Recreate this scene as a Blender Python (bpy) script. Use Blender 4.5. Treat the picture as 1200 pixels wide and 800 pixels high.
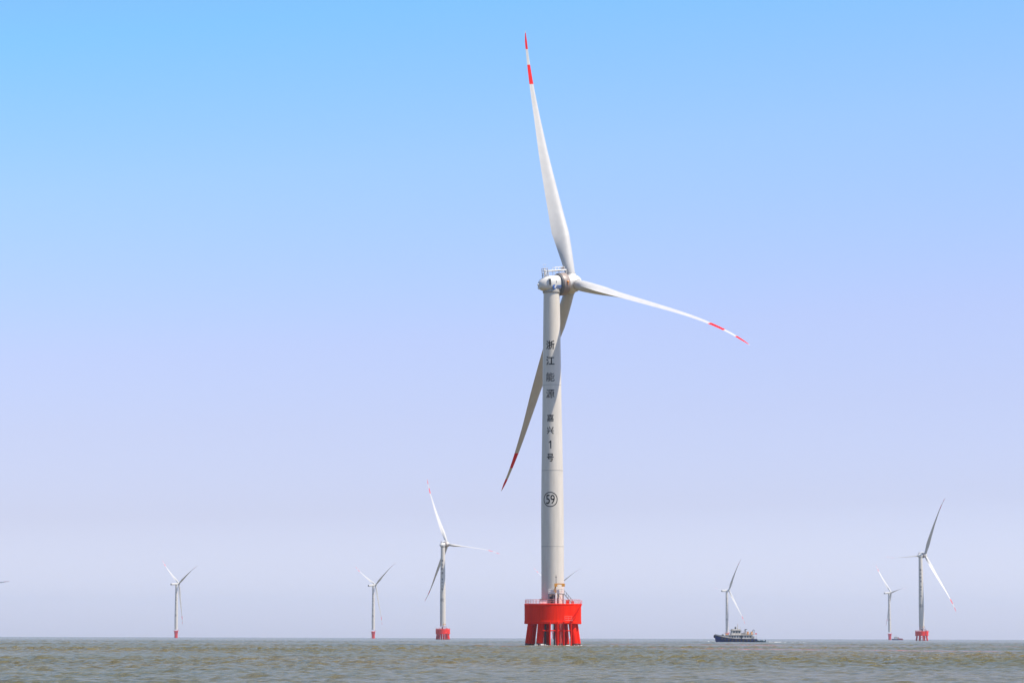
import bpy, bmesh, math, random
import numpy as np
from mathutils import Vector, Matrix
random.seed(7); rng = np.random.default_rng(11)
for o in list(bpy.data.objects): bpy.data.objects.remove(o)
C = bpy.context.scene
COL = C.collection
R = math.radians

# ------------------------------------------------------------------ camera
cam_h = 2.03
pitch = math.atan((746.3 - 400) / 3333.0); roll = R(0.17)
cd = bpy.data.cameras.new('camera'); cam = bpy.data.objects.new('camera', cd); COL.objects.link(cam)
fwd = Vector((0, math.cos(pitch), math.sin(pitch))); rt = Vector((1, 0, 0)); up = rt.cross(fwd)
r2 = rt * math.cos(roll) + up * math.sin(roll); u2 = -rt * math.sin(roll) + up * math.cos(roll)
M = Matrix((r2, u2, -fwd)).transposed().to_4x4(); M.translation = (0, 0, cam_h)
cam.matrix_world = M
cd.sensor_width = 36; cd.lens = 100; cd.shift_x = (600 - 430) / 1200.0
cd.clip_start = 1; cd.clip_end = 60000
C.camera = cam

# ------------------------------------------------------------------ light
SUN_EL, SUN_AZ = R(61), R(113)           # azimuth clockwise from +Y (the view direction)
S = Vector((math.sin(SUN_AZ) * math.cos(SUN_EL), math.cos(SUN_AZ) * math.cos(SUN_EL), math.sin(SUN_EL)))
sl = bpy.data.lights.new('sun', 'SUN'); sl.energy = 5.0; sl.angle = R(0.53); sl.color = (1.0, 0.92, 0.80)
so = bpy.data.objects.new('sun', sl); COL.objects.link(so)
so.rotation_euler = S.to_track_quat('Z', 'Y').to_euler()
W = bpy.data.worlds.new('World'); C.world = W; W.use_nodes = True
nt = W.node_tree; nt.nodes.clear()
out = nt.nodes.new('ShaderNodeOutputWorld'); bg = nt.nodes.new('ShaderNodeBackground')
sky = nt.nodes.new('ShaderNodeTexSky'); sky.sky_type = 'NISHITA'; sky.sun_disc = False
sky.sun_elevation = SUN_EL; sky.sun_rotation = SUN_AZ; sky.altitude = 10
sky.air_density = 1.0; sky.dust_density = 0.6; sky.ozone_density = 2.0
# colour balance of the clear spring sky by height above the horizon
geo = nt.nodes.new('ShaderNodeTexCoord'); sep = nt.nodes.new('ShaderNodeSeparateXYZ')
ramp = nt.nodes.new('ShaderNodeValToRGB'); mul = nt.nodes.new('ShaderNodeMix'); mul.data_type = 'RGBA'; mul.blend_type = 'MULTIPLY'
mul.inputs[0].default_value = 1.0
nt.links.new(geo.outputs['Generated'], sep.inputs[0]); xm = nt.nodes.new('ShaderNodeMath'); xm.operation = 'MULTIPLY_ADD'; xm.inputs[1].default_value = -0.5; xm.inputs[2].default_value = 1.0
zm = nt.nodes.new('ShaderNodeMath'); zm.operation = 'MULTIPLY'          # a little paler towards the sun's side
nt.links.new(sep.outputs['X'], xm.inputs[0]); nt.links.new(xm.outputs[0], zm.inputs[0]); nt.links.new(sep.outputs['Z'], zm.inputs[1])
nt.links.new(zm.outputs[0], ramp.inputs[0])
SKYR = [(0.0, (0.745, 0.775, 1.16)), (0.0128, (0.705, 0.73, 1.11)), (0.044, (0.60, 0.56, 0.81)), (0.075, (0.645, 0.570, 0.77)), (0.103, (0.685, 0.605, 0.79)), (0.163, (0.64, 0.725, 0.89)), (0.218, (0.49, 0.785, 0.933)), (0.40, (0.54, 0.66, 0.80)), (0.8, (0.54, 0.60, 0.74))]
el = ramp.color_ramp.elements
el[0].position = SKYR[0][0]; el[0].color = SKYR[0][1] + (1,)
el[1].position = SKYR[-1][0]; el[1].color = SKYR[-1][1] + (1,)
for p, c in SKYR[1:-1]:
    e = el.new(p); e.color = c + (1,)
nt.links.new(sky.outputs[0], mul.inputs[6]); nt.links.new(ramp.outputs[0], mul.inputs[7])
nt.links.new(mul.outputs[2], bg.inputs[0]); bg.inputs[1].default_value = 0.15
nt.links.new(bg.outputs[0], out.inputs[0])
C.view_settings.view_transform = 'Standard'; C.view_settings.look = 'None'
C.view_settings.exposure = 0.55; C.view_settings.gamma = 1.0; C.view_settings.use_curve_mapping = False
C.render.engine = 'CYCLES'
C.cycles.volume_bounces = 2; C.cycles.max_bounces = 8

# ------------------------------------------------------------------ materials
def mat(name, col, rough=0.5, metal=0.0, var=0.0, streak=False, scale=1.0, bump=0.0, spec=0.5, col2=None):
    m = bpy.data.materials.new(name); m.use_nodes = True
    n = m.node_tree.nodes; l = m.node_tree.links; b = n['Principled BSDF']
    b.inputs['Base Color'].default_value = (*col, 1); b.inputs['Roughness'].default_value = rough
    b.inputs['Metallic'].default_value = metal; b.inputs['Specular IOR Level'].default_value = spec
    if var:
        tc = n.new('ShaderNodeTexCoord'); mp = n.new('ShaderNodeMapping'); nz = n.new('ShaderNodeTexNoise')
        mp.inputs['Scale'].default_value = (scale, scale, scale * (0.12 if streak else 1))
        nz.inputs['Scale'].default_value = 1.0; nz.inputs['Detail'].default_value = 6; nz.inputs['Roughness'].default_value = 0.65
        rp = n.new('ShaderNodeValToRGB'); rp.color_ramp.elements[0].position = 0.32; rp.color_ramp.elements[1].position = 0.68
        c2 = col2 or tuple(c * (1 - var) for c in col)
        rp.color_ramp.elements[0].color = (*c2, 1); rp.color_ramp.elements[1].color = (*col, 1)
        l.new(tc.outputs['Object'], mp.inputs[0]); l.new(mp.outputs[0], nz.inputs[0]); l.new(nz.outputs[0], rp.inputs[0])
        l.new(rp.outputs[0], b.inputs['Base Color'])
        if bump:
            bp = n.new('ShaderNodeBump'); bp.inputs['Strength'].default_value = bump
            l.new(nz.outputs[0], bp.inputs['Height']); l.new(bp.outputs[0], b.inputs['Normal'])
    return m
MT = {
 'tower': mat('tower_paint', (0.66, 0.605, 0.525), 0.42, var=0.17, streak=True, scale=1.0),
 'blade': mat('blade_paint', (0.52, 0.51, 0.49), 0.45, var=0.10, scale=0.4),
 'bandred': mat('blade_red_band', (0.72, 0.008, 0.008), 0.5, spec=0.15, var=0.1, scale=0.8),
 'nacelle': mat('nacelle_gelcoat', (0.62, 0.60, 0.56), 0.42, var=0.10, scale=1.0),
 'gen': mat('generator_casing', (0.30, 0.235, 0.205), 0.45, var=0.22, scale=0.9),
 'genback': mat('generator_back', (0.16, 0.155, 0.15), 0.5, var=0.2, scale=1.0),
 'seam': mat('flange_seam', (0.36, 0.34, 0.31), 0.6, var=0.2, scale=2.0),
 'red': mat('foundation_red_paint', (0.93, 0.024, 0.0), 0.6, var=0.22, streak=True, scale=0.9, spec=0.05, col2=(0.70, 0.012, 0.0)),
 'redpile': mat('pile_red_paint', (0.90, 0.020, 0.0), 0.6, var=0.3, streak=True, scale=1.3, spec=0.05, col2=(0.62, 0.010, 0.003)),
 'wet': mat('pile_tide_zone', (0.13, 0.035, 0.02), 0.35, var=0.5, scale=2.0),
 'pink': mat('faded_red_rail', (0.70, 0.25, 0.22), 0.5, var=0.3, scale=3.0),
 'white': mat('white_paint', (0.78, 0.77, 0.74), 0.4, var=0.08, scale=1.5),
 'grey': mat('galvanised_steel', (0.30, 0.31, 0.32), 0.45, 0.5, var=0.3, scale=3.0),
 'dark': mat('dark_steel', (0.035, 0.037, 0.042), 0.5, var=0.4, scale=3.0),
 'ink': mat('black_lettering', (0.006, 0.006, 0.007), 0.7, var=0.2, scale=4.0, spec=0.05),
 'orange': mat('orange_paint', (0.78, 0.33, 0.035), 0.45, var=0.2, scale=2.0),
 'beacon': mat('orange_beacon_glass', (0.85, 0.28, 0.02), 0.25, var=0.15, scale=3.0),
 'blue': mat('hull_blue', (0.005, 0.036, 0.19), 0.4, spec=0.2, var=0.3, scale=1.5),
 'logo': mat('logo_blue', (0.010, 0.10, 0.42), 0.4, var=0.05, scale=2.0),
 'glass': mat('window_glass', (0.04, 0.06, 0.08), 0.08, var=0.1, scale=1.0),
 'rubber': mat('rubber_fender', (0.02, 0.02, 0.022), 0.7, var=0.3, scale=4.0),
 'deckc': mat('beige_deck', (0.50, 0.42, 0.30), 0.6, var=0.2, scale=2.0),
 'teal': mat('teal_hull', (0.035, 0.09, 0.12), 0.4, var=0.3, scale=2.0),
 'maroon': mat('maroon_hull', (0.34, 0.03, 0.045), 0.45, var=0.2, scale=1.0),
 'boatwhite': mat('weathered_boat_white', (0.60, 0.57, 0.52), 0.5, var=0.35, streak=True, scale=1.2),
 'palegrey': mat('pale_steel', (0.52, 0.51, 0.50), 0.45, var=0.2, scale=3.0),
 'foam': mat('sea_foam', (0.80, 0.80, 0.78), 0.7, var=0.15, scale=3.0),
}

# ------------------------------------------------------------------ mesh helpers
class MB:
    def __init__(s): s.bm = bmesh.new(); s.mi = 0
    def _f(s, vs, smooth=True):
        try: f = s.bm.faces.new(vs)
        except ValueError: return
        f.material_index = s.mi; f.smooth = smooth
    def box(s, c, d, rz=0, tilt=None):
        c = Vector(c); m = Matrix.Rotation(rz, 3, 'Z')
        if tilt is not None: m = tilt @ m
        v = [s.bm.verts.new(c + m @ Vector((x * d[0] / 2, y * d[1] / 2, z * d[2] / 2))) for z in (-1, 1) for y in (-1, 1) for x in (-1, 1)]
        for a in ((0, 2, 3, 1), (4, 5, 7, 6), (0, 1, 5, 4), (2, 6, 7, 3), (0, 4, 6, 2), (1, 3, 7, 5)): s._f([v[i] for i in a], False)
    def rings(s, rings, cap=True, closed=True):
        R_ = [[s.bm.verts.new(p) for p in r] for r in rings]; n = len(R_[0])
        for a, b in zip(R_, R_[1:]):
            for i in range(n if closed else n - 1): s._f([a[i], a[(i + 1) % n], b[(i + 1) % n], b[i]])
        if cap: s._f(R_[0][::-1], False); s._f(R_[-1], False)
        return R_
    def tube(s, p, q, r, r1=None, n=12, cap=True):
        p = Vector(p); q = Vector(q); d = (q - p).normalized(); a = d.orthogonal().normalized(); b = d.cross(a)
        r1 = r if r1 is None else r1
        s.rings([[c + (a * math.cos(t) + b * math.sin(t)) * rr for t in [2 * math.pi * i / n for i in range(n)]] for c, rr in ((p, r), (q, r1))], cap)
    def poly(s, pts, r, n=8):
        for a, b in zip(pts, pts[1:]): s.tube(a, b, r, n=n)
    def lathe(s, prof, n=64, ax='Z', cap=True, c=(0, 0, 0), sy=1.0):
        rings = []
        for rr, z in prof:
            L = []
            for i in range(n):
                t = 2 * math.pi * i / n; x, y = math.cos(t) * rr, math.sin(t) * rr
                L.append(Vector(c) + (Vector((x, y, z)) if ax == 'Z' else Vector((y * 1.0, z, x))))
            rings.append(L)
        s.rings(rings, cap)
    def blob(s, c, r, n=10, m=6, jit=0.25):
        c = Vector(c); rings = []
        for j in range(m + 1):
            ph = math.pi * j / m; L = []
            for i in range(n):
                t = 2 * math.pi * i / n; k = 1 + random.uniform(-jit, jit)
                L.append(c + Vector((r[0] * max(.02, math.sin(ph)) * math.cos(t) * k, r[1] * max(.02, math.sin(ph)) * math.sin(t) * k, r[2] * math.cos(ph) * k)))
            rings.append(L)
        s.rings(rings)
    def mesh(s, name, mats):
        me = bpy.data.meshes.new(name); bmesh.ops.recalc_face_normals(s.bm, faces=s.bm.faces); s.bm.to_mesh(me); s.bm.free()
        for m in mats: me.materials.append(m)
        me.set_sharp_from_angle(angle=R(38))
        return me
    def build(s, name, mats, parent=None, loc=None, mw=None):
        if not isinstance(mats, (list, tuple)): mats = [mats]
        return link(name, s.mesh(name, mats), parent, loc, mw)
def link(name, me, parent=None, loc=None, mw=None):
    o = bpy.data.objects.new(name, me); COL.objects.link(o)
    if parent: o.parent = parent
    if mw is not None: o.matrix_local = mw
    elif loc is not None: o.location = loc
    return o
def tag(o, label=None, cat=None, group=None, kind=None):
    for k, v in (('label', label), ('category', cat), ('group', group), ('kind', kind)):
        if v: o[k] = v
    return o
def empty(name, loc, rz=0):
    o = bpy.data.objects.new(name, None); COL.objects.link(o); o.location = loc; o.rotation_euler.z = rz; return o

# ------------------------------------------------------------------ the sea: one sheet, finer towards the part one sees
def make_sea():
    th = np.concatenate([np.linspace(-180, -24, 40)[:-1], np.linspace(-24, -10, 60)[:-1], np.linspace(-10, 16, 640)[:-1], np.linspace(16, 26, 60)[:-1], np.linspace(26, 180, 40)[:-1]]) * math.pi / 180
    r = [4.0]
    while r[-1] < 15000:
        x = r[-1]
        st = 2.5 if x < 100 else 0.38 if x < 330 else 0.38 + (x - 330) * 0.0016 if x < 1700 else x * 0.0035 if x < 2600 else x * 0.03
        r.append(x + st)
    r = np.array(r); nr, na = len(r), len(th)
    Rr, Th = np.meshgrid(r, th, indexing='ij')
    X = Rr * np.sin(Th); Y = Rr * np.cos(Th)
    Z = np.zeros_like(X)
    wind = R(205)
    sector = np.clip(np.minimum((Th + R(24)) / R(10), (R(26) - Th) / R(8)), 0, 1)
    for i in range(60):
        lam = 0.8 * (6.5 / 0.8) ** rng.random() if i < 54 else rng.uniform(9, 22)
        k = 2 * math.pi / lam; d = wind + rng.normal(0, 0.62); ph = rng.uniform(0, 2 * math.pi)
        amp = 0.0115 * lam ** 0.72 if i < 54 else 0.028
        fade = np.clip(1.5 - Rr / (lam * 550), 0, 1)
        a = k * (X * math.sin(d) + Y * math.cos(d)) + ph
        # sharper crests than troughs
        Z += amp * fade * (np.sin(a) + 0.28 * np.sin(2 * a + math.pi / 2))
    big = 0.8 + 0.5 * np.sin(X / 61 + np.sin(Y / 83)) * np.sin(Y / 47 + 1.3)
    Z *= sector * big * np.clip((3600 - Rr) / 1500, 0, 1)
    V = np.stack([X, Y, Z], -1).reshape(-1, 3)
    i0 = (np.arange(nr - 1)[:, None] * na + np.arange(na)[None, :]); j1 = (np.arange(na) + 1) % na
    i1 = np.arange(nr - 1)[:, None] * na + j1[None, :]
    F = np.stack([i0, i0 + na, i1 + na, i1], -1).reshape(-1, 4)
    me = bpy.data.meshes.new('sea'); me.vertices.add(len(V)); me.vertices.foreach_set('co', V.ravel())
    me.loops.add(F.size); me.loops.foreach_set('vertex_index', F.ravel().astype(np.int32))
    me.polygons.add(len(F)); me.polygons.foreach_set('loop_start', (np.arange(len(F)) * 4).astype(np.int32))
    me.polygons.foreach_set('use_smooth', np.ones(len(F), bool))
    me.update(calc_edges=True); me.validate()
    m = bpy.data.materials.new('turbid_sea_water'); m.use_nodes = True
    n = m.node_tree.nodes; l = m.node_tree.links; b = n['Principled BSDF']
    b.inputs['Roughness'].default_value = 0.2; b.inputs['IOR'].default_value = 1.333
    g = n.new('ShaderNodeNewGeometry')
    def noise(scale, det, sc=(1, 1, 1), rough=0.55):
        mp = n.new('ShaderNodeMapping'); mp.inputs['Scale'].default_value = sc
        t = n.new('ShaderNodeTexNoise'); t.inputs['Scale'].default_value = scale; t.inputs['Detail'].default_value = det; t.inputs['Roughness'].default_value = rough
        l.new(g.outputs['Position'], mp.inputs[0]); l.new(mp.outputs[0], t.inputs[0]); return t
    # silt: olive to grey-brown patches drifting in the water
    n1 = noise(0.02, 5, (1, 0.35, 1)); rp = n.new('ShaderNodeValToRGB')
    rp.color_ramp.elements[0].position = 0.35; rp.color_ramp.elements[1].position = 0.66
    rp.color_ramp.elements[0].color = (*SEA_A, 1); rp.color_ramp.elements[1].color = (*SEA_B, 1)
    l.new(n1.outputs[0], rp.inputs[0])
    # reddish silt front: a drifting line across the water
    def math_(op, a, bb=None, c=None):
        q = n.new('ShaderNodeMath'); q.operation = op
        for i, v in enumerate((a, bb, c)):
            if v is None: continue
            if isinstance(v, (int, float)): q.inputs[i].default_value = v
            else: l.new(v, q.inputs[i])
        return q.outputs[0]
    sp = n.new('ShaderNodeSeparateXYZ'); l.new(g.outputs['Position'], sp.inputs[0])
    wob = noise(0.012, 3, (1, 0.0, 1)); br = noise(0.05, 4, (1, 0.12, 1), 0.7)
    def front(a, k, width):
        line = math_('ADD', math_('MULTIPLY', sp.outputs['X'], k), a)                     # y of the line at this x
        line = math_('ADD', line, math_('MULTIPLY', math_('SUBTRACT', wob.outputs[0], 0.5), 60))
        dd = math_('DIVIDE', math_('ABSOLUTE', math_('SUBTRACT', sp.outputs['Y'], line)), width)
        f = math_('SUBTRACT', 1.0, dd); f = math_('MAXIMUM', f, 0.0)
        return math_('MULTIPLY', f, math_('MULTIPLY', math_('MAXIMUM', math_('SUBTRACT', br.outputs[0], 0.42), 0.0), 5.0))
    xr = math_('MINIMUM', math_('MAXIMUM', math_('DIVIDE', math_('SUBTRACT', sp.outputs['X'], 15), 60), 0.0), 1.0)
    f = math_('ADD', front(640, -1.75, 22), math_('MULTIPLY', front(1000, -1.6, 60), 0.6))
    f = math_('MINIMUM', math_('MULTIPLY', f, xr), 0.85)
    mx = n.new('ShaderNodeMix'); mx.data_type = 'RGBA'; l.new(f, mx.inputs[0]); l.new(rp.outputs[0], mx.inputs[6]); mx.inputs[7].default_value = (0.40, 0.12, 0.07, 1)
    l.new(mx.outputs[2], b.inputs['Base Color'])
    # ripples
    na_ = noise(2.0, 8, (1, 0.7, 1), 0.7); nb = noise(0.25, 4, (1, 0.7, 1), 0.6)
    hsum = math_('ADD', math_('MULTIPLY', na_.outputs[0], 0.42), math_('MULTIPLY', nb.outputs[0], 0.9))
    wind = noise(0.011, 3, (0.5, 1.6, 1), 0.6)          # gust patches: calmer and rougher areas
    hsum = math_('MULTIPLY', hsum, math_('MULTIPLY_ADD', wind.outputs[0], 2.2, -0.1))
    bp = n.new('ShaderNodeBump'); bp.inputs['Strength'].default_value = 0.9; bp.inputs['Distance'].default_value = 1.0
    l.new(hsum, bp.inputs['Height']); l.new(bp.outputs[0], b.inputs['Normal'])
    me.materials.append(m)
    o = bpy.data.objects.new('sea', me); COL.objects.link(o); o['kind'] = 'structure'
SEA_A = (0.108, 0.095, 0.026); SEA_B = (0.160, 0.128, 0.058)
make_sea()

# haze: one even volume over the sea
hz = MB(); hz.box((0, 0, (-6 + 215) / 2), (32000, 32000, 221))
hm = bpy.data.materials.new('haze'); hm.use_nodes = True; hn = hm.node_tree; hn.nodes.clear()
ho = hn.nodes.new('ShaderNodeOutputMaterial'); hv = hn.nodes.new('ShaderNodeVolumePrincipled')
hv.inputs['Color'].default_value = (0.76, 0.84, 1.0, 1); hv.inputs['Density'].default_value = 4.6e-5; hv.inputs['Anisotropy'].default_value = 0.35
hn.links.new(hv.outputs[0], ho.inputs['Volume'])
tag(hz.build('haze', hm), kind='stuff')

# ------------------------------------------------------------------ wind turbines
BS = np.linspace(0, 1, 73)
KN = [0, .04, .1, .18, .25, .35, .5, .65, .8, .9, .96, 1.0]
CH = [2.45, 2.958, 3.826, 4.95, 4.514, 3.903, 2.903, 1.9, 1.2, .80, .66, .12]
TK = [1, 1, .75, .45, .33, .27, .22, .2, .18, .17, .17, .17]
BR = 77.2
AF = [(1, 0), (.85, .09), (.7, .2), (.55, .33), (.42, .44), (.3, .5), (.18, .48), (.08, .36), (.02, .18), (0, 0), (.02, -.18), (.08, -.34), (.18, -.45), (.3, -.46), (.42, -.4), (.55, -.3), (.7, -.18), (.85, -.07)]
def blade_mesh(sag=(0, 0, 0)):
    b = MB(); rings = []
    bands = [.775, .79, .865, .93]
    ss = sorted(set(list(np.round(BS, 4)) + [.787, .866, .928, .992]))
    for s in ss:
        c = np.interp(s, KN, CH); th = np.interp(s, KN, TK); rnd = min(max((th - .45) / .55, 0), 1)
        gx = np.interp(s, [0, .2, .5, 1], [.5, .391, .282, .332]); tw = R(13.678) * (1 - s) ** 2
        bend = 3.245 * max((s - .15) / .85, 0) ** 5.21; z = 1.5 + s * (BR - 1.5); L = []
        for j, (px, py) in enumerate(AF):
            t = 2 * math.pi * j / len(AF)
            x = px * (1 - rnd) + (.5 + .5 * math.cos(t)) * rnd; y = py * (1 - rnd) + .5 * math.sin(t) * rnd
            u = (gx - x) * c; v = y * th * c
            lx = math.cos(tw) * u - math.sin(tw) * v; ly = math.sin(tw) * u + math.cos(tw) * v
            L.append(Vector((-lx, ly + bend, z)) + Vector(sag) * s * s)
        rings.append(L)
    Rg = [[b.bm.verts.new(p) for p in r] for r in rings]; n = len(AF)
    for i in range(len(ss) - 1):
        mid = (ss[i] + ss[i + 1]) / 2; b.mi = 1 if (.787 < mid < .866 or .928 < mid < .992) else 0
        for j in range(n): b._f([Rg[i][j], Rg[i][(j + 1) % n], Rg[i + 1][(j + 1) % n], Rg[i + 1][j]])
    b._f(Rg[0][::-1]); b._f(Rg[-1])
    return b.mesh('blade', [MT['blade'], MT['bandred']])
def frames(yaw, tilt):
    y, t = R(yaw), R(tilt)
    a = Vector((math.sin(y) * math.cos(t), math.cos(y) * math.cos(t), math.sin(t)))
    h = a.cross(Vector((0, 0, 1))).normalized(); v = h.cross(a)
    return h, a, v
def mat4(x, y, z, loc):
    m = Matrix((x, y, z)).transposed().to_4x4(); m.translation = loc; return m
def blade_axes(h, a, v, phi, cone, beta):
    f, b, c = R(phi), R(beta), R(cone)
    er = -math.sin(f) * h + math.cos(f) * v; et = -math.cos(f) * h - math.sin(f) * v
    er2 = er * math.cos(c) + a * math.sin(c); a2 = a * math.cos(c) - er * math.sin(c)
    LE = math.cos(b) * et + math.sin(b) * a2; flap = a2 * math.cos(b) - et * math.sin(b)
    return LE, flap, er2
TZ = [8, 36, 47, 63, 70, 82, 96.2]; TR = [3.05, 3.05, 2.92, 2.62, 2.53, 2.38, 2.18]
def trad(z): return float(np.interp(z, TZ, TR))
def tower_mesh(z0, z1, zs=1.0):
    b = MB(); prof = []
    z = z0
    while z < z1 - .01:
        prof.append((trad(z), z)); z += 2.5
    prof.append((trad(z1), z1))
    b.lathe(prof, n=72)
    return b.mesh('tower', [MT['tower']])
# lettering laid round the tower
def glyph_bm(ch, size, off=0.0):
    cu = bpy.data.curves.new('t', 'FONT'); cu.body = ch; cu.offset = off; cu.size = size; cu.align_x = 'CENTER'; cu.resolution_u = 4
    o = bpy.data.objects.new('t', cu); COL.objects.link(o)
    dg = bpy.context.evaluated_depsgraph_get(); dg.update()
    me = bpy.data.meshes.new_from_object(o.evaluated_get(dg)); bm = bmesh.new(); bm.from_mesh(me)
    bpy.data.objects.remove(o); bpy.data.curves.remove(cu); bpy.data.meshes.remove(me)
    return bm
def place_glyph(dst, ch, w, h, cx, cz, ang0, thick=0.0):
    bm = glyph_bm(ch, 1.0, thick)
    xs = [v.co.x for v in bm.verts]; ys = [v.co.y for v in bm.verts]
    x0, x1, y0, y1 = min(xs), max(xs), min(ys), max(ys)
    for v in bm.verts:
        v.co.x = cx + ((v.co.x - x0) / (x1 - x0) - .5) * w; v.co.y = cz + ((v.co.y - y0) / (y1 - y0) - .5) * h
    wrap(dst, bm, ang0)
def wrap(dst, bm, ang0):
    xs = [v.co.x for v in bm.verts]; x = min(xs) + .12
    while x < max(xs):
        bmesh.ops.bisect_plane(bm, geom=bm.verts[:] + bm.edges[:] + bm.faces[:], plane_co=(x, 0, 0), plane_no=(1, 0, 0)); x += .12
    bmesh.ops.triangulate(bm, faces=bm.faces[:])
    mp = {}
    for v in bm.verts:
        r = trad(v.co.y) + .012; a = ang0 + v.co.x / r
        mp[v] = dst.bm.verts.new((math.sin(a) * r, -math.cos(a) * r, v.co.y))
    for f in bm.faces: dst._f([mp[v] for v in f.verts])
    bm.free()
def ring_bm(cx, cz, r0, r1, n=64):
    bm = bmesh.new(); A = []; B = []
    for i in range(n):
        t = 2 * math.pi * i / n
        A.append(bm.verts.new((cx + r0 * math.cos(t), cz + r0 * math.sin(t), 0))); B.append(bm.verts.new((cx + r1 * math.cos(t), cz + r1 * math.sin(t), 0)))
    for i in range(n): bm.faces.new([A[i], A[(i + 1) % n], B[(i + 1) % n], B[i]])
    return bm
def stroke_bm(pts, w):          # flat brush stroke
    bm = bmesh.new()
    P = [Vector((x, y, 0)) for x, y in pts]; L = []
    for i, p in enumerate(P):
        d = (P[min(i + 1, len(P) - 1)] - P[max(i - 1, 0)]).normalized(); nn = Vector((-d.y, d.x, 0)) * w / 2
        L.append((bm.verts.new(p + nn), bm.verts.new(p - nn)))
    for q, s_ in zip(L, L[1:]): bm.faces.new([q[0], q[1], s_[1], s_[0]])
    return bm
ANG = R(-3.7 - 11)
def letter_meshes():
    L = []
    for ch, z, w, h in (('浙', 81.0, 2.4, 2.4), ('江', 76.7, 2.4, 2.4), ('能', 72.3, 2.4, 2.4), ('源', 67.75, 2.4, 2.4), ('嘉', 61.15, 1.95, 2.0), ('兴', 57.8, 1.95, 2.0), ('1', 53.95, 0, 0), ('号', 50.45, 1.9, 2.15)):
        a = MB()
        if ch == '1':
            bm = bmesh.new()
            vs = [bm.verts.new((x, z + y, 0)) for x, y in ((.02, -1.05), (.30, -1.05), (.30, 1.08), (.06, 1.08), (-.38, .68), (-.38, .38), (.02, .66))]
            bm.faces.new(vs); wrap(a, bm, ANG)
        else: place_glyph(a, ch, w, h, 0, z, ANG, 0.008 if ch in '能嘉源' else 0.018)
        L.append(a.mesh('character', [MT['ink']]))
    return L
def badge_mesh(digits):
    z = 39.15; c = MB(); wrap(c, ring_bm(0, z, 1.80, 2.03), ANG); L = [c.mesh('number_ring', [MT['ink']])]
    if digits:
        for ch, x in (('5', -.66), ('9', .66)):
            c = MB(); place_glyph(c, ch, 1.16, 2.5, x, z, ANG, 0.006); L.append(c.mesh('character', [MT['ink']]))
    else:
        for x in (-.6, .6):
            c = MB(); wrap(c, stroke_bm([(x, z - 1.1), (x, z + 1.1)], .5), ANG); L.append(c.mesh('character', [MT['ink']]))
    return L
# railing around a circle
def ring_rail(b, rad, z0, h, n, r=.035, a0=0, a1=2 * math.pi):
    P = [(rad * math.cos(a0 + (a1 - a0) * i / n), rad * math.sin(a0 + (a1 - a0) * i / n)) for i in range(n + 1)]
    for x, y in P[:-1] if a1 - a0 > 6.2 else P: b.tube((x, y, z0), (x, y, z0 + h), r, n=6)
    for k in (1.0, .55, .12):
        b.poly([(x, y, z0 + h * k) for x, y in P], r * (1 if k == 1 else .8), n=6)

def nacelle_a():                  # short rounded housing, frame: x = side, y = rotor axis, z = up
    b = MB(); rings = []
    for s, k in ((-4.0, .12), (-3.95, .30), (-3.7, .50), (-3.1, .70), (-2.3, .87), (-1.3, .98), (0, 1.0), (1.6, 1.0), (2.2, .97)):
        L = []
        for i in range(48):
            t = 2 * math.pi * i / 48; cx, cz = math.cos(t), math.sin(t)
            e = .82; x = math.copysign(abs(cx) ** e, cx) * 2.45 * k; z = math.copysign(abs(cz) ** e, cz) * (2.42 if cz > 0 else 1.95) * k
            L.append(Vector((x, s, z + .05 - (1 - k) * .25)))
        rings.append(L)
    b.rings(rings)
    return b.mesh('nacelle', [MT['nacelle']])
def nacelle_b():                  # long box-like housing of the far turbines
    b = MB(); rings = []
    for s, k in ((-11.6, .86), (-11.4, .93), (-9, 1), (1.5, 1), (2.6, .85), (3.0, .7)):
        L = []
        for i in range(40):
            t = 2 * math.pi * i / 40; cx, cz = math.cos(t), math.sin(t); e = .45
            L.append(Vector((math.copysign(abs(cx) ** e, cx) * 1.9 * k, s, math.copysign(abs(cz) ** e, cz) * 1.9 * k)))
        rings.append(L)
    b.rings(rings)
    return b.mesh('nacelle', [MT['nacelle']])
def gen_mesh():
    b = MB(); b.mi = 0
    b.lathe([(2.9, 2.30), (3.08, 2.38), (3.12, 2.6), (3.12, 4.1), (3.0, 4.28), (2.6, 4.42), (2.3, 4.46)], 72, 'Y')
    return b.mesh('generator', [MT['gen']])
def genback_mesh():
    b = MB(); b.lathe([(2.25, 1.72), (2.8, 1.80), (3.0, 2.0), (3.04, 2.27), (2.8, 2.28)], 72, 'Y')
    return b.mesh('generator_back_plate', [MT['genback']])
def hub_mesh(cone):
    b = MB()
    prof = [(2.3 if s < .4 else 0, s) for s in ()]
    prof = [(2.1, -2.3), (2.2, -1.5), (2.38, -1.0), (2.45, -.4), (2.45, .5), (2.25, 1.3), (1.8, 2.0), (1.1, 2.5), (.3, 2.75)]
    b.lathe(prof, 56, 'Y')
    for k in range(3):
        f = R(120 * k); e = Vector((-math.sin(f), math.tan(R(cone)), math.cos(f))).normalized()
        b.tube(e * 1.2, e * 2.62, 1.62, 1.42, n=40)
    return b
def collar_mesh(cone):
    out = []
    for k in range(3):
        b = MB(); f = R(120 * k); e = Vector((-math.sin(f), math.tan(R(cone)), math.cos(f))).normalized()
        b.tube(e * 2.60, e * 2.74, 1.46, n=40); out.append(b)
    return out
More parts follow.
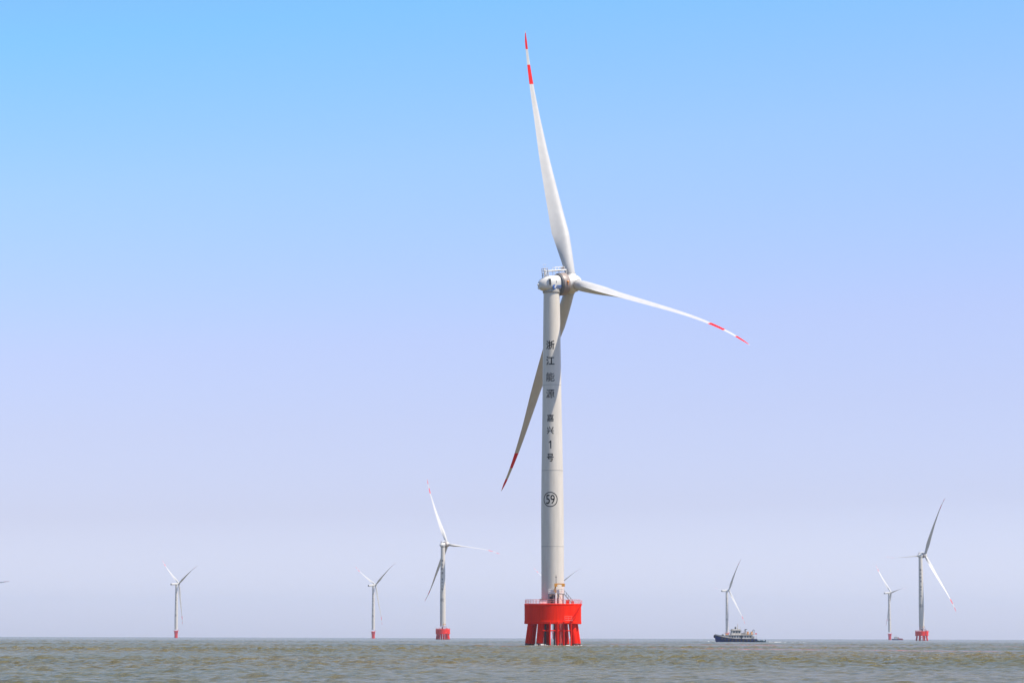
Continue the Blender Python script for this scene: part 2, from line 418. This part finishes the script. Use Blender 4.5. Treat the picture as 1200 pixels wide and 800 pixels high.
def roof_mesh():
    b = MB()
    for x in (-.75, .75):                       # raised frame over the housing and generator
        b.tube((x, -1.2, 3.78), (x, 4.7, 3.78), .15, n=8)
        for s in (-1.1, 1.2, 3.2, 4.6): b.tube((x, s, 2.2 if s < 3 else 2.9), (x, s, 3.78), .07, n=6)
        for s in (1.2, 2.2, 3.2, 4.2): b.tube((x, s, 3.78), (x, s, 4.72), .07, n=6)
        b.tube((x, 1.2, 4.72), (x, 4.2, 4.72), .06, n=6)
    b.box((0, 2.9, 3.86), (1.45, 3.6, .3))
    for s in (1.2, 4.2): b.tube((-.75, s, 4.72), (.75, s, 4.72), .045, n=6)
    return b.mesh('roof_platform', [MT['white']])
def cage_mesh():
    b = MB()
    for x in (-.55, .55):
        for s in (-2.3, -1.2): b.tube((x, s, 2.1), (x, s, 4.55), .11, n=6)
        for z in (3.1, 3.9, 4.5): b.tube((x, -2.3, z), (x, -1.2, z), .08, n=6)
    for s in (-2.3, -1.2):
        for z in (3.1, 3.9, 4.5): b.tube((-.55, s, z), (.55, s, z), .055, n=6)
    b.box((0, -1.75, 2.62), (1.3, 1.5, .12))
    return b.mesh('sensor_cage', [MT['palegrey']])
def sensor_mesh():
    b = MB()
    b.blob((0, -1.75, 3.75), (.36, .36, .42), jit=.02); b.box((.1, -1.7, 3.1), (.6, .5, .6))
    for x, z in ((-.5, 5.6), (.5, 5.5)):
        b.tube((x, -1.75, 4.4), (x, -1.75, z), .035, n=6); b.tube((x, -2.0, z), (x, -1.5, z), .03, n=6); b.blob((x, -1.5, z + .06), (.12, .12, .09), jit=.02)
    return b.mesh('wind_sensor', [MT['white']])

def small_parts(n, h, a, v, org, root):
    V = MB(); V.box((2.35, -1.35, .32), (.22, .52, 1.65)); V.box((2.22, -1.35, .32), (.3, .66, 1.8)); V.build('vent', MT['dark'], n)
BLADE_SAGGED = {}
def turbine(x, D, yaw, phi, H, cone, kind, label, main=False, beta=86.8, meshes={}):
    """kind 'cap' = round red cap on raked piles, 'pile' = single red pile"""
    root = empty('wind_turbine', (x, D, 0))
    tag(root, label, 'wind turbine', 'white wind turbines standing in the sea')
    dz = H - 97.724
    h, a, v = frames(yaw, 6.063); org = Vector((0, 0, H)); ov = 6.671 if kind == 'cap' else 5.2
    hubp = org + a * ov
    mm = meshes
    # tower
    key = ('tower', kind)
    if key not in mm: mm[key] = tower_mesh(11.0 if kind == 'cap' else 12.5, 95.9)
    tw = link('tower', mm[key], root)
    tw.location.z = dz if abs(dz) > .01 else 0
    if 'la' not in mm: mm['la'] = letter_meshes(); mm['b59'] = badge_mesh(True); mm['bx'] = badge_mesh(False)
    if 'seam' not in mm:
        mm['seam'] = []
        for z in (70.2, 47.0, 26.5):
            b = MB(); b.lathe([(trad(z) - .01, z - .07), (trad(z) + .018, z - .05), (trad(z) + .018, z + .05), (trad(z) - .01, z + .07)], 72, cap=False)
            mm['seam'].append(b.mesh('flange', [MT['seam']]))
        b = MB(); b.lathe([(2.20, 95.3), (2.42, 95.5), (2.45, 96.15), (2.3, 96.4)], 64); mm['collar'] = b.mesh('yaw_collar', [MT['seam']])
    for q in mm['seam']: link('flange', q, tw)
    for q in mm['la'] + mm['b59' if main else 'bx'][1:]: link('character', q, tw)
    link('number_ring', mm['b59' if main else 'bx'][0], tw)
    link('yaw_collar', mm['collar'], tw)
    # nacelle and its parts
    nm = mat4(h, a, v, org)
    key = ('nac', kind)
    if key not in mm: mm[key] = nacelle_a() if kind == 'cap' else nacelle_b()
    nac = link('nacelle', mm[key], root, mw=nm)
    if kind == 'cap':
        for k, fn in (('generator', gen_mesh), ('generator_back_plate', genback_mesh), ('roof_platform', roof_mesh), ('sensor_cage', cage_mesh), ('wind_sensor', sensor_mesh)):
            if k not in mm: mm[k] = fn()
            link(k, mm[k], nac)
    else:
        if 'bend' not in mm:
            b = MB(); b.box((0, -11.8, .1), (3.0, .35, 3.0)); mm['bend'] = b.mesh('rear_cooler', [MT['dark']])
            b = MB(); b.lathe([(1.9, 2.9), (2.0, 3.1), (2.0, 3.7), (1.8, 3.9)], 40, 'Y'); mm['bring'] = b.mesh('main_bearing', [MT['genback']])
        link('rear_cooler', mm['bend'], nac); link('main_bearing', mm['bring'], nac)
    if main:
        b = MB(); b.box((2.30, -1.85, .62), (.3, .6, 1.7)); b.build('side_vent', MT['dark'], nac)
        b = MB(); b.box((2.2, -1.85, .62), (.3, .8, 1.9)); b.build('vent_frame', MT['white'], nac)
        for s, z, d in ((.15, .55, (.09, .09, .5)), (-.9, -.85, (.07, .5, .08))):
            b = MB(); b.box((2.47, s, z), (.12, d[1], d[2])); b.build('latch', MT['dark'], nac)
        # emblem: blue disc with a pale curl, and two short lines of small blue writing
        b = MB()
        def disc(cy, cz, r, xx, sx=1, mi=0):
            b.mi = mi
            P = [Vector((xx, cy + sx * r * math.cos(2 * math.pi * i / 28), cz + r * math.sin(2 * math.pi * i / 28))) for i in range(28)]
            Q = [p + Vector((.02, 0, 0)) for p in P]; b.rings([P, Q])
        disc(-.62, -.80, .60, 2.47); disc(-.48, -.86, .27, 2.50, mi=1); disc(-.28, -.50, .2, 2.495, mi=1)
        b.build('emblem', [MT['logo'], MT['nacelle']], nac)
        b = MB(); y = .28
        for w in (.34, .3, .34, .32): b.box((2.44, y + w / 2, -.62), (.06, w * .78, .34)); y += w + .06
        b.build('maker_lettering', MT['logo'], nac); b = MB(); y = .28
        for w in (.12, .16, .1, .16, .12, .14, .1, .16): b.box((2.44, y + w / 2, -1.14), (.06, w * .75, .17)); y += w + .03
        b.build('maker_lettering', MT['logo'], nac)
        b = MB(); b.blob((3.15, 3.35, .35), (.34, .34, .3), jit=.02); b.tube((3.1, 3.35, -.45), (3.15, 3.35, .1), .14, n=8)
        b.build('warning_light', MT['beacon'], nac)
        for z in (.25, -.75):
            b = MB(); b.blob((-.3, -4.0, z), (.3, .34, .3), jit=.03); b.tube((-.3, -3.4, z), (-.3, -4.1, z), .12, n=8); b.build('rear_lamp', MT['white'], nac)
        b = MB(); b.box((0, 4.05, 4.2), (.9, .7, .75)); b.build('hoist_motor', MT['gen'], nac)
    # hub and blades
    f = R(phi); hx = math.cos(f) * h + math.sin(f) * v; hzv = -math.sin(f) * h + math.cos(f) * v
    key = ('hub', round(cone, 1))
    if key not in mm: mm[key] = hub_mesh(cone).mesh('hub', [MT['nacelle']]); mm[key, 'c'] = [c.mesh('root_seam', [MT['seam']]) for c in collar_mesh(cone)]
    hb = link('hub', mm[key], root, mw=mat4(hx, a, hzv, hubp))
    for c in mm[key, 'c']: link('root_seam', c, hb)
    dp = {0: 6.2, 1: -5.0, 2: -.6} if main else {0: 2, 1: -2, 2: 0}
    for k in range(3):
        LE, fl, er = blade_axes(h, a, v, phi + 120 * k, cone, beta + dp[k])
        m = mat4(-LE, fl, er, hubp)
        sg = m.to_3x3().inverted() @ Vector((0, 0, -1.742 if main else -.8))
        link('blade', blade_mesh(sg), root, mw=m)
    # foundation
    if kind == 'cap': cap_foundation(root, mm, dz)
    else: pile_foundation(root, mm, dz)
    return root
def cap_foundation(root, mm, dz):
    z0 = 5.75
    if 'cap' not in mm:
        b = MB(); b.lathe([(7.55, z0), (7.68, z0 + .12), (7.68, z0 + .75), (7.62, z0 + .82), (7.62, 10.75), (7.68, 10.82), (7.68, 11.05), (7.5, 11.12)], 96); mm['cap'] = b.mesh('foundation_cap', [MT['red']])
        mm['piles'] = []
        for k in range(8):
            t = R(10 + 45 * k); c, s = math.cos(t), math.sin(t); b = MB()
            P = lambda z: Vector((c, s, 0)) * (6.0 + (z0 - z) * .145) + Vector((0, 0, z))
            b.tube(P(z0 + .2), P(.5), .93, n=28); b.mi = 1; b.tube(P(.5), P(-4), .95, n=28)
            mm['piles'].append(b.mesh('pile', [MT['redpile'], MT['wet']]))
        b = MB(); ring_rail(b, 7.45, 11.1, 1.15, 44, .04); mm['rail'] = b.mesh('deck_railing', [MT['pink']])
        # door platform on the tower foot with its posts and stair
        b = MB(); b.box((.6, -4.3, 13.75), (4.2, 2.4, .14))
        for x in (-1.3, -.2, 1.2, 2.5):
            b.tube((x, -5.3, 11.1), (x, -5.3, 13.7), .09, n=8); b.tube((x, -3.3, 11.1), (x, -3.3, 13.7), .09, n=8)
        b.tube((-1.3, -5.3, 11.3), (1.2, -5.3, 13.6), .05); b.tube((2.5, -5.3, 11.3), (1.2, -5.3, 13.6), .05)
        mm['plat'] = b.mesh('door_platform', [MT['grey']])
        b = MB()
        for x in (-1.5, -.6, .3, 1.2, 2.1, 2.7): b.tube((x, -5.45, 13.8), (x, -5.45, 14.95), .04, n=6)
        for z in (14.95, 14.4, 13.95): b.tube((-1.5, -5.45, z), (2.7, -5.45, z), .04, n=6)
        for x in (-1.5, 2.7):
            for z in (14.95, 14.4): b.tube((x, -5.45, z), (x, -3.1, z), .04, n=6)
        b.box((.1, -5.4, 14.35), (2.6, .05, .95))
        mm['prail'] = b.mesh('platform_railing', [MT['white']])
        b = MB()
        for y in (-5.2, -4.4):
            b.tube((2.8, y, 13.7), (4.9, y, 11.2), .09, n=6); b.tube((2.8, y, 14.7), (4.9, y, 12.2), .04, n=6)
            for k in range(5): b.tube((2.8 + .52 * k, y, 13.7 - .62 * k), (2.8 + .52 * k, y, 14.7 - .62 * k), .035, n=6)
        for k in range(10): b.box((2.8 + .23 * k, -4.8, 13.55 - .27 * k), (.24, .8, .04))
        mm['pstair'] = b.mesh('platform_stair', [MT['grey']])
        b = MB(); b.box((.15, -3.05, 12.3), (1.3, .35, 2.4)); mm['door'] = b.mesh('door', [MT['dark']]); b = MB(); b.box((-.7, -4.2, 12.1), (.9, 1.2, 1.9)); mm['cab'] = b.mesh('switch_cabinet', [MT['dark']])
        # deck crane
        b = MB(); b.tube((.42, -5.9, 11.1), (.42, -5.9, 14.0), .22, n=16); mm['cpost'] = b.mesh('crane_post', [MT['white']])
        b = MB(); b.tube((.42, -5.9, 14.0), (.42, -5.9, 16.0), .12, n=10); b.box((.45, -5.9, 16.1), (.8, .55, .8)); b.box((1.6, -5.9, 16.4), (2.4, .3, .28)); b.box((2.45, -5.9, 16.05), (.85, .5, .7))
        b.tube((-.05, -5.9, 14.3), (.3, -5.9, 15.9), .09)
        mm['crane'] = b.mesh('deck_crane', [MT['orange']])
        b = MB(); b.tube((.55, -5.6, 16.4), (.55, -5.6, 18.7), .07, n=8); b.blob((.55, -5.6, 18.2), (.18, .18, .16), jit=.05); mm['mast'] = b.mesh('signal_mast', [MT['dark']])
        # generator box, barrels and lockers on the deck
        b = MB(); b.box((-2.85, -5.4, 11.65), (1.9, 1.3, 1.1)); mm['box1'] = b.mesh('equipment_box', [MT['white']])
        b = MB(); b.box((-2.85, -5.4, 12.3), (2.1, 1.5, .16)); mm['box1l'] = b.mesh('lid', [MT['dark']])
        mm['box2'] = []
        for c_, d_ in (((3.6, -5.6, 11.6), (.9, .8, 1.0)), ((5.0, -4.4, 11.5), (.7, .8, .8))):
            b = MB(); b.box(c_, d_); mm['box2'].append(b.mesh('locker', [MT['red']]))
        # boat landing in front
        mm['land'] = []
        for x in (-1.3, .75, 2.4, 4.4):
            b = MB()
            y = -math.sqrt(7.9 ** 2 - x * x) - .15
            b.tube((x, y, -2.5), (x, y, 6.3), .19, n=12)
            for z in (5.9, ): b.tube((x, y, z), (x * .95, y + .5, z + .1), .12, n=8)
            mm['land'].append(b.mesh('fender_tube', [MT['redpile']]))
        b = MB()
        P = [(x, -math.sqrt(7.9 ** 2 - x * x) - .0, 3.95) for x in (-3.1, -1.3, .75, 2.4, 4.4)]; b.poly(P, .17, 10)
        
        mm['beam'] = b.mesh('landing_beam', [MT['redpile']])
        b = MB()
        for x in (1.45, 1.95):
            b.tube((x, -7.6, -1.5), (x, -7.6, 6.0), .05, n=6)
        for k in range(24): b.tube((1.45, -7.6, -1.2 + .3 * k), (1.95, -7.6, -1.2 + .3 * k), .03, n=6)
        mm['ladder'] = b.mesh('landing_ladder', [MT['pink']])
        mm['cable'] = []
        for x, y in ((-2.3, -5.6), (-1.9, 3.5), (.1, -4.4), (2.9, -3.0)):
            b = MB(); b.tube((x, y, -3), (x, y, 6.2), .2, n=12); mm['cable'].append(b.mesh('cable_tube', [MT['dark']]))
        # stair hugging the cap, from deck to landing
        b = MB(); n = 16
        A0, A1 = R(-27), R(-56)
        def P(i, rr, dz_=0): 
            t = A0 + (A1 - A0) * i / n; return (rr * math.cos(t), rr * math.sin(t), 11.1 - 4.4 * i / n + dz_)
        for rr in (7.8, 8.5):
            b.poly([P(i, rr) for i in range(n + 1)], .08, 6)
        b.poly([P(i, 8.5, 1.0) for i in range(n + 1)], .04, 6)
        for i in range(0, n + 1): b.tube(P(i, 7.8), P(i, 8.5), .06, n=6)
        for i in range(0, n + 1, 2): b.tube(P(i, 8.5), P(i, 8.5, 1.0), .035, n=6)
        mm['cstair'] = b.mesh('access_stair', [MT['redpile']])
        b = MB(); b.box((3.6, -7.75, 6.7), (2.2, 1.1, .1), rz=R(25))
        for x, y in ((2.6, -8.65), (3.6, -8.2), (4.6, -7.75)): b.tube((x, y, 6.7), (x, y, 7.8), .035, n=6)
        for z in (7.8, 7.3): b.tube((2.6, -8.65, z), (4.6, -7.75, z), .035, n=6)
        mm['cplat'] = b.mesh('landing_platform', [MT['pink']])
    cap = link('foundation_cap', mm['cap'], root)
    for p in mm['piles']: link('pile', p, root)
    link('deck_railing', mm['rail'], cap)
    dp_ = link('door_platform', mm['plat'], root); link('platform_railing', mm['prail'], dp_); link('platform_stair', mm['pstair'], dp_)
    link('switch_cabinet', mm['cab'], root); link('door', mm['door'], root)
    cr = link('deck_crane', mm['crane'], root); link('crane_post', mm['cpost'], cr); link('signal_mast', mm['mast'], root)
    bx = link('equipment_box', mm['box1'], root); link('lid', mm['box1l'], bx)
    [link('locker', q, root) for q in mm['box2']]
    [link('fender_tube', q, root) for q in mm['land']]; link('landing_beam', mm['beam'], root); link('landing_ladder', mm['ladder'], root)
    [link('cable_tube', q, root) for q in mm['cable']]; link('access_stair', mm['cstair'], root); link('landing_platform', mm['cplat'], root)
def pile_foundation(root, mm, dz):
    if 'mono' not in mm:
        b = MB(); b.lathe([(3.1, -6), (3.1, 7.5), (3.5, 8.4), (3.5, 13.2), (3.3, 13.4)], 48); b.mi = 0; mm['mono'] = b.mesh('single_pile', [MT['redpile']])
        b = MB(); b.lathe([(4.9, 12.4), (5.0, 12.5), (5.0, 12.75), (4.9, 12.8)], 48); mm['mplat'] = b.mesh('pile_platform', [MT['red']])
        b = MB(); ring_rail(b, 4.8, 12.8, 1.2, 24, .06); mm['mrail'] = b.mesh('platform_railing', [MT['pink']])
        b = MB()
        for x in (-1.0, 1.0): b.tube((x, -4.1, -2), (x, -4.1, 12.4), .22, n=10)
        for k in range(14): b.tube((-1.0, -4.1, k * .9), (1.0, -4.1, k * .9), .05, n=6)
        for z in (2, 10): 
            for x in (-1, 1): b.tube((x, -4.1, z), (x, -2.9, z), .15, n=8)
        b.box((3.9, -1.5, 14.2), (.3, .3, 3.0)); b.box((4.6, -1.5, 15.6), (1.6, .25, .25))
        mm['mland'] = b.mesh('boat_landing', [MT['redpile']])
    link('single_pile', mm['mono'], root); p = link('pile_platform', mm['mplat'], root); link('platform_railing', mm['mrail'], p); link('boat_landing', mm['mland'], root)

TURB = [
 (50.307, 770, 62.447, 15.808, 97.724, 3.024, 'cap', 'largest and nearest white wind turbine, marked 59, on a bright red piled base', True),
 (82.0, 3055, 49, 23.8, 100.6, 2.9, 'cap', 'second largest wind turbine, on a red piled base, its number unreadable, left of the nearest', False),
 (651.5, 3352, 60.3, -27.9, 99.3, 4.5, 'cap', 'wind turbine on a red piled base at right, one blade pointing level to the left', False),
 (-355.5, 5349, 56.8, 56.9, 100.7, 3.0, 'pile', 'small hazy wind turbine on a single red pile, leftmost of the turbines seen whole', False),
 (13.74, 5474, 54.7, 64.5, 101.5, 3.9, 'pile', 'small hazy wind turbine on a single red pile, just left of the second largest turbine', False),
 (735.0, 5820, 67.1, -32.5, 99.1, 8.0, 'pile', 'small hazy wind turbine standing behind the blue and white workboat', False),
 (1140.0, 6225, 71.5, 38.7, 102.0, -3.5, 'pile', 'faintest small wind turbine with a tiny blue and maroon boat at its foot', False),
 (364.5, 5546, 50.1, 60.7, 98.4, 6.0, 'pile', 'distant turbine hidden behind the largest turbine, only two blade tips showing beside its tower', False),
 (-732.0, 5500, 58.0, -86.0, 101.0, 4.0, 'pile', 'distant turbine beyond the left edge, only a red blade tip reaching into view', False),
]
for i, t in enumerate(TURB): turbine(*t, beta=12.0 if i == 8 else 86.8)       # the last one is running, not feathered

# ------------------------------------------------------------------ workboat (local +X = bow)
def hull_rings(stations, n=9):
    """stations: (x, half beam, keel z, deck z)"""
    rings = []
    for x, hb_, kz, dz_ in stations:
        L = []
        for i in range(-n, n + 1):
            t = i / n; y = hb_ * math.copysign(min(1, abs(t) * 1.25) ** .55, t) if t else 0
            z = kz + (dz_ - kz) * abs(t) ** 1.6
            L.append(Vector((x + (.10 * (z - kz) if x > 18 else 0), y, z)))
        rings.append(L)
    return rings
def hull(b, st):
    rg = hull_rings(st)
    b.rings(rg, cap=True, closed=True)
def workboat():
    root = empty('workboat', (0, 0, 0))
    b = MB(); st = [(0, 2.4, -.6, 1.75), (1, 2.75, -1, 1.75), (6, 3.0, -1.2, 1.75), (12, 3.0, -1.2, 1.9), (16, 2.7, -1.2, 2.2), (19, 1.9, -1.0, 2.75), (21, 1.0, -.6, 3.2), (22.2, .25, .6, 3.5)]
    hull(b, st); b.build('hull', MT['blue'], root)
    b = MB()          # bulwark forward
    for s in (-1, 1):
        P = [(14, 2.95 * s, 2.1), (16, 2.72 * s, 2.3), (19, 1.95 * s, 2.85), (21, 1.05 * s, 3.3), (22.5, .15 * s, 3.6)]
        Q = []
        for i in range(25):
            t = i / 24 * 4; k = min(int(t), 3); Q.append(Vector(P[k]).lerp(Vector(P[k + 1]), t - k))
        b.rings([[q, q + Vector((0, 0, .25 + .55 * min(1, i / 8))), q + Vector((0, -.09 * s, .25 + .55 * min(1, i / 8))), q + Vector((0, -.09 * s, 0))] for i, q in enumerate(Q)])
    b.build('bulwark', MT['boatwhite'], root)
    b = MB()
    for s in (-1, 1):
        b.poly([(0, 2.5 * s, 1.7), (6, 3.08 * s, 1.7), (12, 3.08 * s, 1.85), (16, 2.8 * s, 2.2), (19, 2.0 * s, 2.8), (21.2, 1.1 * s, 3.3), (22.8, .15 * s, 3.75)], .16)
        b.build('fender_rail', MT['rubber'], root)
        for x, z in ((1.6, .75), (3.6, .75), (5.6, .75), (7.6, .75), (9.6, .75), (11.6, .8), (13.6, .9), (15.5, 1.05), (17.4, 1.3), (19.0, 1.7)):
            yb = np.interp(x, [0, 6, 12, 16, 19], [2.4, 3.0, 3.0, 2.7, 1.9])
            b = MB(); b.lathe([(.25, -.2), (.58, -.14), (.58, .14), (.25, .2)], 16, 'Y', c=(x, (yb + .12) * s, z + .25)); b.build('tyre_fender', MT['rubber'], root)
        b = MB()
    b.blob((22.7, 0, 3.1), (.5, .5, .9), jit=.08); b.build('bow_fender', MT['rubber'], root)
    for z in (.3, 1.3):
        b = MB(); b.tube((-.1, -2.4, z), (-.1, 2.4, z), .3); b.build('stern_fender', MT['rubber'], root)
    b = MB(); b.box((9.3, 0, 2.85), (13.8, 4.7, 2.0)); b.box((16.8, 0, 2.85), (1.6, 3.6, 1.5)); b.box((9.3, 0, 3.9), (14.6, 5.3, .14)); dh = b.build('deck_house', MT['boatwhite'], root)
    for s in (-1, 1):
        for x in (3.6, 5.0, 6.4, 7.8, 9.2, 10.6, 12.0, 13.4, 14.8):
            b = MB(); b.box((x, 2.36 * s, 3.0), (.72, .06, .85)); b.build('window', MT['glass'], dh)
    for s in (-1, 1):
        b = MB(); b.box((8.5, 2.37 * s, 2.75), (.7, .08, 1.6)); b.build('door', MT['dark'], dh)
    b = MB(); b.box((11.0, 0, 5.15), (4.8, 3.6, 2.4), ); b.box((13.5, 0, 4.6), (.8, 3.2, 1.3)); b.box((11.0, 0, 6.5), (5.6, 4.1, .35)); b.box((11.0, 0, 6.9), (4.4, 3.0, .5)); wh = b.build('wheelhouse', MT['boatwhite'], root)
    for s in (-1, 1):
        for x in (9.4, 10.9, 12.4):
            b = MB(); b.box((x, 1.82 * s, 5.5), (.95, .06, .95)); b.build('window', MT['glass'], wh)
    for y in (-1.1, 0, 1.1):
        b = MB(); b.box((13.42, y, 5.75), (.06, .85, .7)); b.build('window', MT['glass'], wh)
    b = MB(); b.tube((9.9, 0, 6.5), (9.9, 0, 10.0), .13, .07); b.tube((9.9, -1.2, 8.7), (9.9, 1.2, 8.7), .05); b.box((10.3, 0, 7.6), (.9, 1.2, .15)); b.blob((10.6, 0, 8.0), (.25, .7, .12), jit=.02); b.tube((8.6, .7, 6.6), (8.6, .7, 8.4), .04)
    b.build('mast', MT['deckc'], root)
    b = MB(); b.tube((11.3, .4, 6.5), (11.3, .4, 8.3), .28); b.box((11.3, .4, 7.3), (.7, .6, .9)); b.build('searchlight_stand', MT['dark'], root)
    b = MB(); b.box((5.3, 0, 4.1), (6.2, 4.6, .22)); b.box((6.9, 0, 6.05), (3.0, 3.6, .14))
    for x in (5.6, 8.2):
        for y in (-1.6, 1.6): b.tube((x, y, 4.1), (x, y, 6.0), .06)
    b.build('aft_canopy', MT['deckc'], root)
    b = MB(); b.tube((5.4, -1.9, 4.1), (5.4, -1.9, 7.0), .26); b.box((5.4, 0, 6.9), (.4, 4.0, .3)); b.build('exhaust', MT['dark'], root)
    for x in (4.4, 2.3):
        b = MB(); b.tube((x, -.9, 4.2), (x, .9, 4.2), .5, n=16); b.box((x, 0, 5.0), (.7, 1.5, 1.5)); b.build('life_raft', MT['orange'], root)
    b = MB(); b.poly([(1.5, -1.8, 3.9), (1.4, -1.8, 5.9), (1.1, -1.8, 6.5), (.6, -1.8, 6.8)], .14); b.poly([(1.5, 1.8, 3.9), (1.4, 1.8, 5.9), (1.1, 1.8, 6.5)], .12); b.build('davit', MT['dark'], root)
    b = MB()
    for s in (-1, 1):
        for x in np.arange(.3, 3.0, .65): b.tube((x, 2.45 * s, 1.8), (x, 2.5 * s, 2.9), .05, n=6)
        b.tube((.2, 2.45 * s, 2.9), (2.6, 2.5 * s, 2.9), .05)
        for x in np.arange(1.2, 8.5, .9): b.tube((x, 2.5 * s, 4.0), (x, 2.5 * s, 5.0), .04, n=6)
        b.tube((1.2, 2.5 * s, 5.0), (8.4, 2.5 * s, 5.0), .045); b.tube((1.2, 2.5 * s, 4.5), (8.4, 2.5 * s, 4.5), .035)
        for x in np.arange(14, 18, .9): b.tube((x, 1.9 * s, 3.9), (x, 1.9 * s, 4.6), .04, n=6)
        b.tube((13.8, 1.9 * s, 4.6), (17.6, 1.7 * s, 4.6), .045)
    b.build('railing', MT['boatwhite'], root)
    b = MB(); b.box((.7, 0, 3.3), (1.8, 4.4, .14)); b.tube((-.2, 0, 1.8), (-.5, 0, 5.0), .06); b.box((1.7, 0, 2.6), (.8, 3.8, 1.5)); b.build('stern_gantry', MT['boatwhite'], root)
    for x, y, d in ((7.6, 1.0, (.9, .8, .8)), (6.3, -1.3, (.7, .6, 1.0)), (3.3, 1.3, (.6, .7, .9))):
        b = MB(); b.box((x, y, 4.2 + d[2] / 2), d); b.box((x, y, 4.24 + d[2]), (d[0] + .1, d[1] + .1, .08)); b.build('gear_box', MT['grey'], root)
    b = MB(); b.box((18.2, 0, 3.35), (1.1, 1.3, .9)); b.tube((18.2, -.9, 3.9), (18.2, .9, 3.9), .35, n=14); b.build('windlass', MT['dark'], root)
    b = MB(); b.box((-.15, 0, 4.6), (.9, .05, .6)); b.build('flag', MT['bandred'], root)
    b = MB(); b.lathe([(.18, -.06), (.38, -.08), (.38, .08), (.18, .06)], 20, 'Y', c=(15.9, -1.85, 4.35)); b.box((16.0, 0, 4.0), (.9, 1.0, .9)); b.build('life_ring', MT['orange'], root)
    return root
wb = workboat(); wb.rotation_euler.z = R(180 + 6)
BD = 1540
wb.location = ((884.3 - 430) / 3333 * BD, BD, 0.0)
tag(wb, 'blue and white workboat with black fenders heading left in front of a far turbine', 'boat')

tb = empty('tender_boat', ((895.6 - 430) / 3333 * 1515, 1515, 0), R(180 + 2))
b = MB(); b.rings(hull_rings([(0, .8, -.3, .85), (1, .95, -.35, .8), (3.5, .95, -.35, .85), (4.8, .6, -.2, 1.0), (5.4, .08, .2, 1.15)])); b.build('hull', MT['teal'], tb)
b = MB(); b.box((.0, 0, .95), (.45, .4, .8)); b.build('outboard_motor', MT['dark'], tb)
b = MB(); b.box((2.2, 0, 1.0), (1.5, 1.3, .35)); b.box((3.9, 0, 1.05), (.8, .9, .2)); b.build('cover', MT['teal'], tb)
tag(tb, 'low dark teal open boat trailing at the stern of the workboat', 'boat')

FD = 5050
fb = empty('supply_boat', ((1042.6 - 430) / 3333 * FD, FD, 0), 0)
b = MB(); b.rings(hull_rings([(0, .5, -.2, 2.6), (1.5, 2.0, -1, 2.2), (6, 2.8, -1, 2.0), (12, 2.8, -1, 2.0), (12.4, 2.8, -1, 2.0)])); b.build('hull', MT['blue'], fb)
b = MB(); b.rings(hull_rings([(10.6, 2.85, -1, 2.9), (14, 2.85, -1, 3.2), (19.3, 2.6, -1, 2.7)])); b.build('stern_hull', MT['maroon'], fb)
b = MB(); b.box((7.4, 0, 3.6), (6.2, 4.2, 3.0)); b.box((7.0, 0, 5.6), (4.0, 3.6, 1.2)); c = b.build('cabin', MT['boatwhite'], fb)
for x in (5.6, 7.0, 8.4):
    b = MB(); b.box((x, -2.12, 4.2), (.9, .06, .9)); b.build('window', MT['glass'], c)
b = MB(); b.tube((8.0, 0, 6.2), (8.0, 0, 8.6), .15); b.box((11.6, 0, 4.2), (1.2, 2.6, 2.2)); b.build('mast', MT['maroon'], fb)
tag(fb, 'tiny hazy supply boat with a blue bow and maroon stern beside the faintest turbine', 'boat')

# ------------------------------------------------------------------ foam on the water
fm = MB()
def foam_line(x0, y0, x1, y1, n, sx, sz):
    for i in range(n):
        t = random.random(); fm.blob((x0 + (x1 - x0) * t + random.uniform(-1, 1), y0 + (y1 - y0) * t + random.uniform(-2, 2), random.uniform(0, .12)), (random.uniform(.4, 1) * sx, .8, random.uniform(.4, 1) * sz), n=8, m=4)
bx0 = wb.location.x
foam_line(bx0 - 24.5, BD - 2, bx0 - 21, BD - 1, 10, .8, .42)
foam_line(bx0 + .5, BD - 2, bx0 + 2, BD - 3, 6, .8, .4)
foam_line(bx0 + 3, BD - 30, bx0 + 10, BD - 22, 30, .9, .22)
foam_line(bx0 + 10, BD - 26, bx0 + 24, BD - 14, 24, .8, .13)
for k in range(8):                                   # wash round the feet of the piles
    t_ = R(10 + 45 * k); px_, py_ = 50.307 + 6.86 * math.cos(t_), 770 + 6.86 * math.sin(t_)
    for j in range(9):
        a_ = random.uniform(math.pi, 2 * math.pi); fm.blob((px_ + 1.15 * math.cos(a_), py_ + 1.15 * math.sin(a_), .0), (random.uniform(.1, .25), .2, random.uniform(.04, .12)), n=7, m=4)
foam_line(45.2, 762, 48, 763, 12, .3, .32)
foam_line(52, 761, 57, 762, 8, .25, .16)
tag(fm.build('foam', MT['foam']), kind='stuff')
